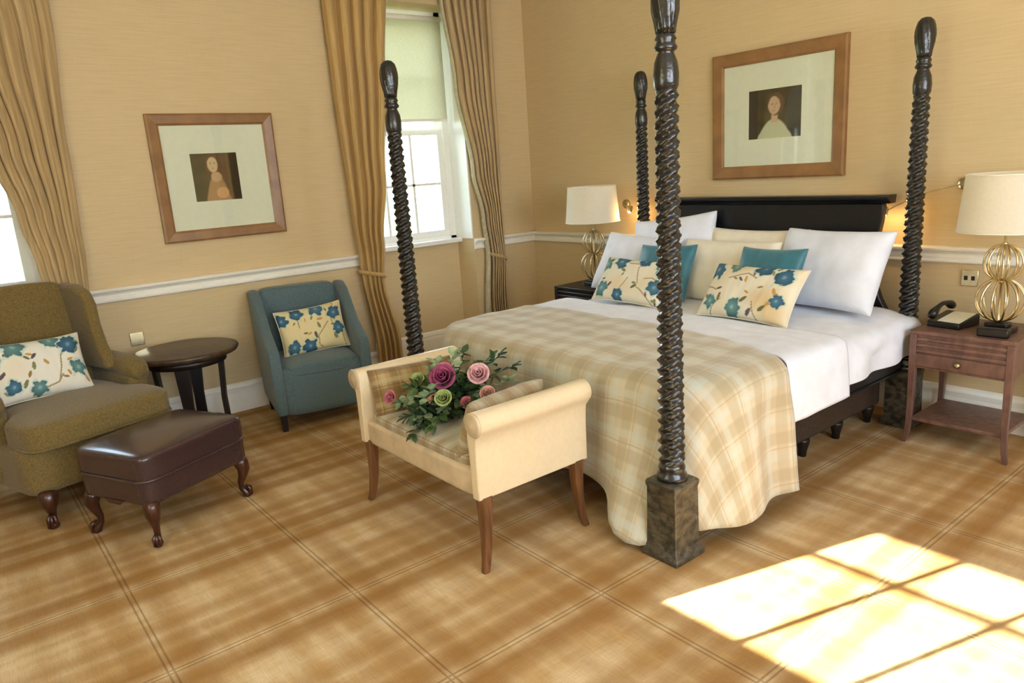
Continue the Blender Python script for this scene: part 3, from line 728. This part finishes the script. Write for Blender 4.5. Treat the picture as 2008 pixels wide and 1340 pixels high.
# ------------------------------------------------------------------ nightstands
def nightstand(loc, label, m_='nightstand_wood'):
    t = empty('nightstand', loc, 0, label, 'nightstand', 'nightstands beside the bed'); W2, D = .24, .44
    h = .63   # local: front at y=-D, back at y=0
    M().box(-W2-.005, W2+.005, -D-.005, .0, h-.022, h).build('top', m_, t, smooth=False, bevel=.004)
    body = M().box(-W2+.012, W2-.012, -D+.006, -.01, .425, h-.022).build('body', m_, t, smooth=False, bevel=.002)
    for i in range(3):
        z = h-.035-i*.032
        M().box(-W2+.03, W2-.03, -D-.004, -D+.006, z-.02, z).build('slat', m_, body, smooth=False, bevel=.005)
    dr = M().box(-W2+.03, W2-.03, -D-.003, -D+.02, .438, .505).build('drawer', m_, t, smooth=False, bevel=.003)
    M().lathe([(0, 0), (.007, 0), (.006, .008), (.014, .014), (.015, .02), (.009, .026), (0, .027)], 20).xf(Matrix.Translation((0, -D-.002, .475)) @ Matrix.Rotation(R(90), 4, 'X')).build('knob', 'antique_silver', dr)
    for sx_ in (-1, 1):
        for yy in (-D+.012, -.022):
            rg = []
            fy = -1 if yy < -.2 else 0
            for z, hh, o in ((h-.022, .017, 0), (.42, .017, 0), (.2, .014, .0), (.06, .012, .006), (0, .011, .018)):
                px, py = sx_*(W2-.014)+sx_*o, yy+fy*o*.6
                rg.append([(px-hh, py-hh, z), (px+hh, py-hh, z), (px+hh, py+hh, z), (px-hh, py+hh, z)])
            M().loft(rg).build('leg', m_, t, smooth=False, bevel=.002)
    M().box(-W2+.02, W2-.02, -D+.012, -.02, .125, .145).build('shelf', m_, t, smooth=False, bevel=.003)
    return t
ns = nightstand((3.865, -.045, 0), 'reddish brown nightstand with one drawer right of the bed')
ns2 = nightstand((1.04, -.045, 0), 'dark nightstand in the corner, mostly hidden behind the bed', 'espresso')

def table_lamp(loc, metal, label):
    t = empty('table_lamp', loc, 0, label, 'lamp', 'table lamps on the nightstands')
    M().box(-.075, .075, -.055, .055, 0, .03).box(-.05, .05, -.04, .04, .03, .05).build('base', 'black_lacquer', t, smooth=False, bevel=.004)
    for name, zc, rr, rz_ in (('lower_cage', .165, .108, .108), ('upper_cage', .355, .085, .09)):
        k = M()
        for i in range(6):
            a_ = i*pi/6; pts = [(rr*cos(q)*cos(a_), rr*cos(q)*sin(a_), zc+rz_*sin(q)) for q in [2*pi*j/40 for j in range(40)]]
            k.tube(pts, .0052, 6, closed=True)
        k.build(name, metal, t)
    M().lathe([(0, .05), (.012, .05), (.008, .06), (.007, .245), (.014, .25), (.016, .263), (.014, .276), (.006, .28), (.006, .44), (.014, .448), (.012, .455), (.006, .46), (.006, .56), (.0, .56)], 20).build('stem', metal, t)
    k = M(); n = 48; rb, rt, z0, z1 = .215, .19, .515, .79
    rings = [[(r*cos(2*pi*j/n), r*sin(2*pi*j/n), z) for j in range(n)] for r, z in ((rb, z0), (rt, z1), (rt-.003, z1), (rb-.003, z0), (rb, z0))]
    sh = k.loft(rings, caps=False).build('lamp_shade', 'lampshade', t)
    sh.modifiers.new('e', 'EDGE_SPLIT')
    for nm_, r, z in (('lower_trim', rb, z0), ('upper_trim', rt, z1)): M().tube([(r*cos(2*pi*j/n), r*sin(2*pi*j/n), z) for j in range(n)], .004, 6, closed=True).build(nm_, 'cream_linen', sh)
    k = M()
    for i in range(3):
        a_ = i*2*pi/3; k.tube([(0, 0, .555), (rb*.9*cos(a_), rb*.9*sin(a_), .535)], .0025, 5)
    k.build('spider', metal, sh)
    M().lathe([(0, .56), (.014, .562), (.016, .60), (.03, .64), (.033, .66), (.024, .69), (0, .70)], 16).build('bulb', 'paper_white', t)
    return t
table_lamp((3.965, -.30, .63), 'brass', 'gold cage table lamp with cream shade beside the telephone')
table_lamp((1.085, -.30, .63), 'antique_silver', 'pale metal cage table lamp with white shade near the room corner')

# telephone
ph = empty('telephone', (3.745, -.27, .63), R(-8), 'black desk telephone with white card on the right nightstand', 'telephone')
M().prism([(-.10, 0), (.10, 0), (.10, .055), (.085, .062), (-.10, .028)], 'x', -.085, .085).build('base', 'black_plastic', ph, smooth=False, bevel=.006)
hs = [( -.062, -.10+.2*t, .055+.03*t+.04*sin(pi*t)) for t in [i/10 for i in range(11)]]
hd = M().tube(hs, [.020, .024, .019, .014, .012, .012, .012, .014, .019, .024, .020], 12)
hd.build('handset', 'black_plastic', ph)
M().box(-.035, .078, -.088, .075, 0, .003).xf(Matrix.Translation((0, 0, .047)) @ Matrix.Rotation(R(9.6), 4, 'X')).build('keypad_card', 'paper_white', ph, smooth=False)
cord = [(-.085+.015*sin(i*.9)-.03*sin(i/40*pi), -.06+i*.003, .02-.012*min(1, i/8)+.004*cos(i*.9)) for i in range(40)]
M().tube([(x, y, max(z, .006)) for x, y, z in cord], .004, 6).build('cord', 'black_plastic', ph)
# small black tray in front of the lamp
tb_ = empty('small_box', (3.99, -.43, .63), R(4), 'small black box at the foot of the gold lamp', 'box')
M().box(-.07, .07, -.022, .025, 0, .045).build('case', 'black_plastic', tb_, smooth=False, bevel=.008)
M().box(-.06, .06, -.0235, -.021, .008, .037).build('front_panel', 'black_lacquer', tb_, smooth=False)

# reading lights on the back wall
def reading_light(p0, p1, label):
    t = empty('reading_light', p0, 0, label, 'wall light', 'wall reading lights by the headboard')
    M().lathe([(0, 0), (.035, 0), (.035, .012), (.03, .018), (.012, .022), (0, .022)], 24).xf(Matrix.Rotation(R(90), 4, 'X')).build('wall_plate', 'antique_silver', t)
    d = V(p1)-V(p0); pts = [V((0, -.015, 0))+V((d.x*s, d.y*s-.04*sin(s*pi), d.z*s+.02*sin(s*pi))) for s in [i/14 for i in range(15)]]
    M().tube(pts, .0035, 8).build('flexible_arm', 'antique_silver', t)
    hd_ = M().lathe([(0, .03), (.010, .03), (.015, .02), (.018, 0), (.018, -.022), (.015, -.022), (.014, -.004), (0, -.004)], 20).xf(Matrix.Translation(pts[-1]) @ Matrix.Rotation(R(-35), 4, 'X')).build('lamp_head', 'antique_silver', t)
    M().lathe([(0, -.012), (.010, -.012), (.012, -.018), (.009, -.024), (0, -.026)], 16).xf(Matrix.Translation(pts[-1]) @ Matrix.Rotation(R(-35), 4, 'X')).build('bulb', 'bulb_glow', t)
    l = bpy.data.lights.new('reading_bulb', 'POINT'); l.energy = 1.6; l.color = (1, .62, .26); l.shadow_soft_size = .012
    o = bpy.data.objects.new('reading_bulb', l); col.objects.link(o); o.location = V(p0)+pts[-1]+V((0, -.022, -.035)); o.parent = None
reading_light((3.655, -.0, 1.36), (3.285, -.10, 1.215), 'slim metal reading light right of the headboard, its arm crossing a post')
reading_light((1.18, -.0, 1.26), (1.335, -.12, 1.225), 'slim lit reading light beside the left lamp shade')
# sockets
def socket(loc, rz, mt_, label, w=.085, sw=True):
    t = empty('wall_socket', loc, rz, label, 'socket')
    M().box(-w/2, w/2, -.009, 0, -.045, .045).build('plate', mt_, t, smooth=False, bevel=.003)
    for dx in ((-.018, .018) if sw else ()): M().box(dx-.009, dx+.009, -.013, -.008, -.012, .012).build('switch', 'black_plastic', t, smooth=False, bevel=.002)
socket((3.715, 0, .845), 0, 'brass', 'wall switch plate with two dark switches behind the gold lamp')
socket((0, -3.50, .66), R(90), 'brass', 'brass wall socket above the left edge of the side table', sw=False)

# ------------------------------------------------------------------ bench at the foot of the bed
bench = empty('window_bench', (2.56, -2.67, 0), 0, 'cream leather bench with scrolled arms at the foot of the bed', 'bench')
bo2 = V(bench.location)
def BR(o): o.location = -bo2; return o
by0, by1 = -2.95, -2.38
BR(M().squircle((2.57, (by0+by1)/2, .375), 1.0, by1-by0, .125, 12, k=12).build('seat_rail', 'cream_leather_worn', bench))
BR(M().squircle((2.57, (by0+by1)/2+.005, .445), .92, by1-by0-.02, .07, 8, .4, k=14).build('seat_pad', 'tartan_tweed', bench))
def arm_prof(s):   # s=+1 right arm; x outward
    X0 = 2.57
    p = [(.455, .32), (.50, .32), (.502, .45), (.504, .53), (.508, .575)]
    c = (.497, .642); rr = .05
    p += [(c[0]+rr*cos(a_), c[1]+rr*sin(a_)) for a_ in [R(-50+ i*18) for i in range(13)]]
    p += [(.446, .57), (.452, .50)]
    return [(X0+s*a_, z) for a_, z in p]
for s in (1, -1):
    pr_ = arm_prof(s)
    rings = []
    n_ = 14
    for i in range(n_+1):
        t = i/n_; y = lerp(by0-.01, by1+.02, t); rings.append([(x, y, z+.0*sin(t*pi)) for x, z in (pr_ if s > 0 else pr_)])
    BR(M().loft(rings).build('arm', 'cream_leather', bench, smooth=False, bevel=.006))
    # scroll boss on the front face
    ar = BR(M().lathe([(0, 0), (.05, 0), (.052, .006), (.046, .012), (.03, .009), (.018, .014), (0, .015)], 24).xf(Matrix.Translation((2.57+s*.50, by0-.008, .642)) @ Matrix.Rotation(R(90), 4, 'X')).build('scroll', 'cream_leather_worn', bench))
def bench_leg(x, y, sx_, sy_):
    rg = []
    for z, hh, o in ((.33, .026, 0), (.25, .023, .0), (.14, .019, .004), (.05, .016, .016), (0, .014, .03)):
        px, py = x+sx_*o*.5, y+sy_*o
        rg.append([(px-hh, py-hh, z), (px+hh, py-hh, z), (px+hh, py+hh, z), (px-hh, py+hh, z)])
    return BR(M().loft(rg).build('leg', 'bench_wood', bench, smooth=False, bevel=.004))
for x, sx_ in ((2.095, -1), (3.045, 1)):
    for y, sy_ in ((by0+.03, -1), (by1-.03, 1)): bench_leg(x, y, sx_, sy_)
pillow('cushion', (2.20, -2.70, .565), .46, .26, .13, R(22), R(80), 0, 'brown_tweed', 'brown tweed cushion against the left arm of the bench', 'cushion', 'tweed cushions on the bench', seed=12, ear=.03)
pillow('cushion', (2.92, -2.71, .575), .46, .27, .12, R(22), R(-82), 0, 'tartan_tweed', 'tweed cushion against the right arm of the bench', 'cushion', 'tweed cushions on the bench', seed=13, ear=.03)

# bouquet ---------------------------------------------------------------
bq = empty('flower_bouquet', (2.52, -2.69, .47), 0, 'bouquet of pink roses and green leaves lying on the bench', 'bouquet')
bq0 = V(bq.location)
rd = random.Random(5)
def leaf(mk, p, d, up, L, W_):
    d = d.normalized(); s = d.cross(up).normalized(); nn = s.cross(d)
    v = []; 
    for t, wv in ((0, .05), (.25, .8), (.5, 1), (.75, .7), (1, .03)):
        c_ = p+d*L*t-nn*(.15*L*t*t); v += [c_+s*W_*wv/2+nn*W_*.12, c_, c_-s*W_*wv/2+nn*W_*.12]
    f = []
    for i in range(4):
        a_ = i*3; f += [(a_, a_+1, a_+4, a_+3), (a_+1, a_+2, a_+5, a_+4)]
    mk.add(v, f)
def sprig(base, tip, n, L, W_, mt_):
    k = M(); base, tip = V(base), V(tip); ax = (tip-base).normalized(); o1 = ax.orthogonal().normalized(); o2 = ax.cross(o1)
    pts = [base.lerp(tip, i/6)+V((0, 0, .02*sin(i/6*pi))) for i in range(7)]; k.tube(pts, .0022, 5)
    for i in range(n):
        t = (i+.5)/n; a_ = i*2.4+rd.uniform(-.4, .4); p = base.lerp(tip, t)+V((0, 0, .02*sin(t*pi)))
        dd = ax*.6+(o1*cos(a_)+o2*sin(a_)); leaf(k, p, dd, V((rd.uniform(-.3, .3), rd.uniform(-.3, .3), 1)), L*rd.uniform(.8, 1.2), W_*rd.uniform(.8, 1.2))
    for i in range(2): leaf(k, tip, ax+o1*(i-.5), V((0, 0, 1)), L, W_)
    k.build('leafy_sprig', mt_, bq)
def rose(c, r, mt_, ax=V((.6, -.6, .6)), open_=1.0):
    k = M(); ax = V(ax).normalized(); o1 = ax.orthogonal().normalized(); o2 = ax.cross(o1); c = V(c)
    for ring, (np_, rr, h, tilt) in enumerate(((3, .25, .75, .1), (4, .45, .7, .3), (5, .72, .5, .6), (6, 1.0, .25, 1.0*open_))):
        for i in range(np_):
            a0 = i*2*pi/np_+ring*.7; v = []; f = []
            for q in range(5):
                for s in range(5):
                    a_ = a0+(s/4-.5)*2*pi/np_*1.25; t = q/4
                    wv = 1-.25*abs(s/4-.5)*2*t; rad = r*rr*(.35+.65*t*(.6+.4*tilt))*(1 if q else .4)
                    hh = r*(-.35+(h+.55)*t)*wv-(r*.12*tilt if q == 4 else 0)
                    v.append(c+(o1*cos(a_)+o2*sin(a_))*rad+ax*hh)
            for q in range(4):
                for s in range(4): a1 = q*5+s; f.append((a1, a1+1, a1+6, a1+5))
            k.add(v, f)
    return k.build('flower', mt_, bq, solid=.0012)
V3 = V
for b_, t_, n, L, W_, m_ in [
    ((.0, -.02, .06), (-.26, .10, .20), 12, .06, .04, 'leaf_sage'), ((0, 0, .06), (-.20, .22, .24), 12, .055, .045, 'leaf_dark'),
    ((0, 0, .05), (-.10, -.16, .17), 14, .055, .035, 'leaf_green'), ((0, 0, .08), (.06, .24, .26), 12, .06, .045, 'leaf_dark'),
    ((0, 0, .06), (.20, .18, .18), 12, .055, .035, 'leaf_sage'), ((.0, -.05, .05), (.16, -.22, .06), 14, .055, .035, 'leaf_green'),
    ((0, -.05, .05), (-.22, -.14, .06), 14, .05, .035, 'leaf_dark'), ((0, 0, .1), (-.05, .06, .28), 12, .055, .04, 'leaf_sage'),
    ((.05, -.05, .05), (.02, -.26, .08), 14, .05, .035, 'leaf_dark'), ((0, 0, .08), (-.08, .30, .22), 10, .05, .045, 'leaf_green'),
    ((.0, .0, .08), (.12, .12, .25), 12, .05, .035, 'leaf_green'), ((0, 0, .08), (.22, -.02, .12), 12, .05, .035, 'leaf_dark'),
    ((-.05, -.05, .08), (-.16, .0, .20), 12, .05, .04, 'leaf_sage'), ((0, -.05, .06), (.10, -.14, .14), 12, .05, .035, 'leaf_dark'),
    ((0, .0, .08), (.14, .26, .22), 10, .05, .045, 'leaf_dark'), ((-.05, -.08, .06), (-.14, -.20, .10), 12, .05, .035, 'leaf_sage'),
    ((0, 0, .06), (-.28, .0, .12), 12, .05, .035, 'leaf_green'), ((0, -.1, .03), (.06, -.26, .01), 12, .045, .03, 'leaf_dark')]:
    sprig(b_, t_, n, L, W_, m_)
for i in range(44):
    a_ = rd.uniform(0, 2*pi); r_b = rd.uniform(.03, .17); t_ = (r_b*cos(a_)*.95, r_b*sin(a_)*1.25-.01, rd.uniform(.05, .21)*(1-.35*r_b/.17)+.02)
    sprig((t_[0]*.4, t_[1]*.4, .04), t_, 9, .05, .04, ['leaf_dark', 'leaf_green', 'leaf_sage', 'leaf_dark'][i % 4])
rose((.03, -.06, .22), .062, 'petal_magenta'); rose((.13, .07, .225), .052, 'petal_pink'); rose((-.19, -.22, .12), .034, 'petal_rose', (.3, -.8, .4))
rose((.13, -.13, .16), .04, 'petal_green'); rose((.23, .04, .16), .036, 'petal_blush'); rose((-.02, -.02, .23), .045, 'petal_rose'); rose((.05, -.13, .14), .03, 'petal_blush')
rose((-.13, -.10, .19), .034, 'petal_green'); rose((.16, -.03, .12), .03, 'petal_rose')

# ------------------------------------------------------------------ ottoman
ot = empty('ottoman', (1.472, -3.742, 0), R(-64), 'brown leather footstool with ball and claw feet in front of the wing chair', 'footstool')
# local x: long side (towards the far right corner) ; y: short
OL, OD = .62, .49
M().squircle((0, 0, .38), OL, OD, .14, 11, .22, k=16).build('cushion_top', 'brown_leather', ot)
M().squircle((0, 0, .27), OL-.01, OD-.01, .14, 14, k=12).build('seat_frame', 'brown_leather', ot)
def welt(z, sx_, sy_, n=5.0):
    pts = []
    for j in range(64):
        a_ = 2*pi*j/64; c_, s_ = cos(a_), sin(a_); q = (abs(c_)**n+abs(s_)**n)**(1/n); pts.append((sx_/2*c_/q, sy_/2*s_/q, z))
    return pts
M().tube(welt(.325, OL+.006, OD+.006, 9), .007, 8, closed=True).build('piping', 'brown_leather', ot)
M().prism([(-.09, .215), (.09, .215), (.06, .195), (.02, .18), (-.02, .18), (-.06, .195)], 'y', -OD/2+.0, -OD/2+.012).build('apron_shell', 'mahogany', ot, smooth=False, bevel=.003)
M().prism([(-.07, .215), (.07, .215), (.04, .195), (-.04, .195)], 'x', OL/2-.012, OL/2).build('apron_shell', 'mahogany', ot, smooth=False, bevel=.003)
def cabriole(x, y, dx, dy, h, parent, sc_=1.0, mt_='mahogany'):
    d = V((dx, dy, 0)).normalized(); pts = []; rr = []
    for t, o, r in ((0, .0, .036), (.12, .012, .038), (.28, .020, .033), (.45, .010, .023), (.62, -.004, .016), (.76, -.004, .014), (.86, .010, .018), (.93, .020, .024), (1, .020, .018)):
        pts.append((x+d.x*o*sc_, y+d.y*o*sc_, h*(1-t)+.0)); rr.append(r*sc_)
    k = M().tube(pts, rr, 14)
    for a_ in (-.6, 0, .6):   # claws
        e = Matrix.Rotation(a_, 3, 'Z') @ d; c0 = V((x+d.x*.018*sc_, y+d.y*.018*sc_, .03*sc_))
        k.tube([c0+V((0, 0, .03*sc_)), c0+e*.022*sc_+V((0, 0, .018*sc_)), c0+e*.026*sc_+V((0, 0, -.022*sc_))], [.008*sc_, .009*sc_, .005*sc_], 8)
    return k.build('leg', mt_, parent)
for sx_ in (-1, 1):
    for sy_ in (-1, 1): cabriole(sx_*(OL/2-.045), sy_*(OD/2-.045), sx_, sy_, .215, ot)

# ------------------------------------------------------------------ wing chair
wc = empty('wing_armchair', (.64, -4.06, 0), R(17), 'olive brown upholstered wing armchair with cabriole legs', 'armchair')
wm = 'olive_tweed'
M().squircle((.06, 0, .29), .80, .80, .24, 14, k=12).build('seat_frame', wm, wc)
M().squircle((.13, 0, .465), .78, .62, .15, 8, .25, k=18, fn=lambda p: V((p.x, p.y*(1+.22*max(0, min(1, (p.x-.16)/.08))), p.z))).build('seat_cushion', wm, wc)
M().tube([(x+.13, y*(1+.22*max(0, min(1, (x+.13-.16)/.08))), z) for x, y, z in welt(.412, .775, .618, 10)], .005, 6, closed=True).build('cushion_piping', wm, wc)
bk_ = M().squircle((-.30, 0, .80), .15, .66, .72, 9, k=16, fn=lambda p: V((p.x-.09*(p.z-.45)/.6, p.y*(1-.10*(p.z-.6)), p.z-.04+.02*(1-(p.y/.33)**2)*(1 if p.z > .9 else 0)))).build('backrest', wm, wc)
for s in (-1, 1):
    # wing: side profile, curved forward
    wp = [(-.42, 1.06), (-.34, 1.10), (-.20, 1.095), (-.10, 1.06), (-.06, .98), (-.06, .86), (-.03, .74), (.02, .66), (.02, .60), (-.38, .60)]
    M().prism(wp if s < 0 else wp[::-1], 'y', s*.29, s*.36).xf(Matrix.Rotation(R(s*1.5), 4, 'X')).build('wing', wm, wc, smooth=False, bevel=.028, seg=4)
    k = M().box(-.38, .17, s*.37-.055, s*.37+.055, .20, .58)
    k.build('arm_panel', wm, wc, smooth=False, bevel=.03, seg=4)
    k = M().tube([(-.38, s*.39, .62), (-.2, s*.39, .62), (.0, s*.385, .615), (.14, s*.38, .605), (.20, s*.375, .59)], [.068, .068, .070, .068, .045], 20)
    k.build('arm_roll', wm, wc)
cabriole(.43, .35, 1, .6, .18, wc, 1.2); cabriole(.44, -.32, 1, -.6, .18, wc, 1.2)
for s in (-1, 1):
    M().loft([[(x0-h_, s*.33-h_, z), (x0+h_, s*.33-h_, z), (x0+h_, s*.33+h_, z), (x0-h_, s*.33+h_, z)] for x0, h_, z in ((-.33, .026, .2), (-.36, .022, .08), (-.40, .018, 0))]).build('leg', 'mahogany', wc, smooth=False, bevel=.004)
pillow('cushion', (.62, -4.12, .70), .48, .34, .14, R(24), R(90+14), R(3), 'painted', 'cream floral cushion with blue flowers on the olive wing chair', 'cushion', k=110, paint=floral(31, 1.5, (232, 230, 216), (226, 206, 170)), sub=0, pipe='cream_linen')

# ------------------------------------------------------------------ round side table
st = empty('side_table', (.43, -3.315, 0), R(20), 'dark round wooden side table between the two armchairs', 'table')
M().lathe([(0, .575), (.27, .575), (.305, .585), (.315, .598), (.318, .61), (.312, .618), (.30, .622), (0, .622)], 64).build('table_top', 'dark_oak', st)
for i in range(4):
    a_ = i*pi/2+pi/4; d = V((cos(a_), sin(a_), 0)); s_ = V((-sin(a_), cos(a_), 0)); rg = []
    for z, o, hw in ((.578, .20, .045), (.45, .195, .040), (.28, .185, .032), (.12, .19, .032), (0, .215, .036)):
        c_ = d*o; rg.append([c_-s_*hw-d*.014+V((0, 0, z)), c_-s_*hw+d*.014+V((0, 0, z)), c_+s_*hw+d*.014+V((0, 0, z)), c_+s_*hw-d*.014+V((0, 0, z))])
    M().loft(rg).build('leg', 'espresso', st, smooth=False, bevel=.004)
M().lathe([(0, .10), (.20, .10), (.205, .11), (.20, .122), (0, .122)], 40).build('lower_shelf', 'espresso', st)
M().lathe([(.20, .53), (.235, .53), (.235, .576), (.20, .576), (.20, .53)], 40).build('apron', 'espresso', st)

# ------------------------------------------------------------------ teal tub chair
tl = empty('tub_armchair', (.50, -2.51, 0), R(-13), 'grey blue upholstered tub armchair against the left wall', 'armchair')
tm = 'teal_wool'
M().squircle((.035, 0, .265), .58, .54, .34, 12, k=12).build('seat_base', tm, tl)
M().squircle((.05, 0, .40), .56, .50, .09, 7, .3, k=14).build('seat_cushion', tm, tl)
M().squircle((-.27, 0, .57), .13, .56, .62, 10, k=14, fn=lambda p: V((p.x-.08*(p.z-.35)/.5, p.y, p.z))).build('backrest', tm, tl)
for s in (-1, 1):
    ap = [(-.33, .12), (.325, .12), (.335, .30), (.325, .50), (.30, .56), (.20, .60), (.05, .66), (-.10, .77), (-.20, .85), (-.30, .885), (-.40, .88), (-.38, .5)]
    k = M().prism(ap, 'y', s*.245 if s > 0 else s*.245-.075, s*.245+.075 if s > 0 else s*.245)
    k.xf(Matrix.Rotation(R(-s*1.5), 4, 'X'))
    k.build('arm', tm, tl, smooth=False, bevel=.025, seg=4)
for x0 in (-.29, .28):
    for s in (-1, 1):
        M().loft([[(x0+ox-h_, s*.285-h_, z), (x0+ox+h_, s*.285-h_, z), (x0+ox+h_, s*.285+h_, z), (x0+ox-h_, s*.285+h_, z)] for ox, h_, z in ((0, .024, .14), (.0, .017, 0))]).build('leg', 'espresso', tl, smooth=False, bevel=.003)
pillow('cushion', (.50, -2.49, .60), .46, .33, .13, R(22), R(90-13), R(-4), 'painted', 'yellowish floral cushion on the grey blue armchair', 'cushion', k=110, paint=floral(47, 1.45, (222, 206, 156), (222, 184, 122)), sub=0, pipe='cream_linen')

# ------------------------------------------------------------------ garden trees outside
def garden_tree(x, y, r, h, label, seed):
    t = empty('garden_tree', (x, y, -1.2), 0, label, 'tree', 'trees in the garden outside')
    rd2 = random.Random(seed)
    M().tube([(0, 0, 0), (.1, 0, h*.5), (0, .1, h)], [.22, .16, .08], 10).build('trunk', 'bark', t)
    k = M()
    for i in range(900):
        d = V((rd2.gauss(0, 1), rd2.gauss(0, 1), rd2.gauss(0, .8))).normalized()*r*rd2.uniform(.55, 1); p = V((0, 0, h))+d
        leaf(k, p, V((rd2.gauss(0, 1), rd2.gauss(0, 1), rd2.gauss(0, 1))), V((0, 0, 1)), .45, .32)
    k.build('foliage', 'tree_leaves', t)
garden_tree(-11, -1.0, 1.9, 1.9, 'pale garden tree outside the window beside the bed', 3)
garden_tree(-9, -7.2, 1.9, 1.4, 'leafy garden tree outside the window behind the wing chair', 4)
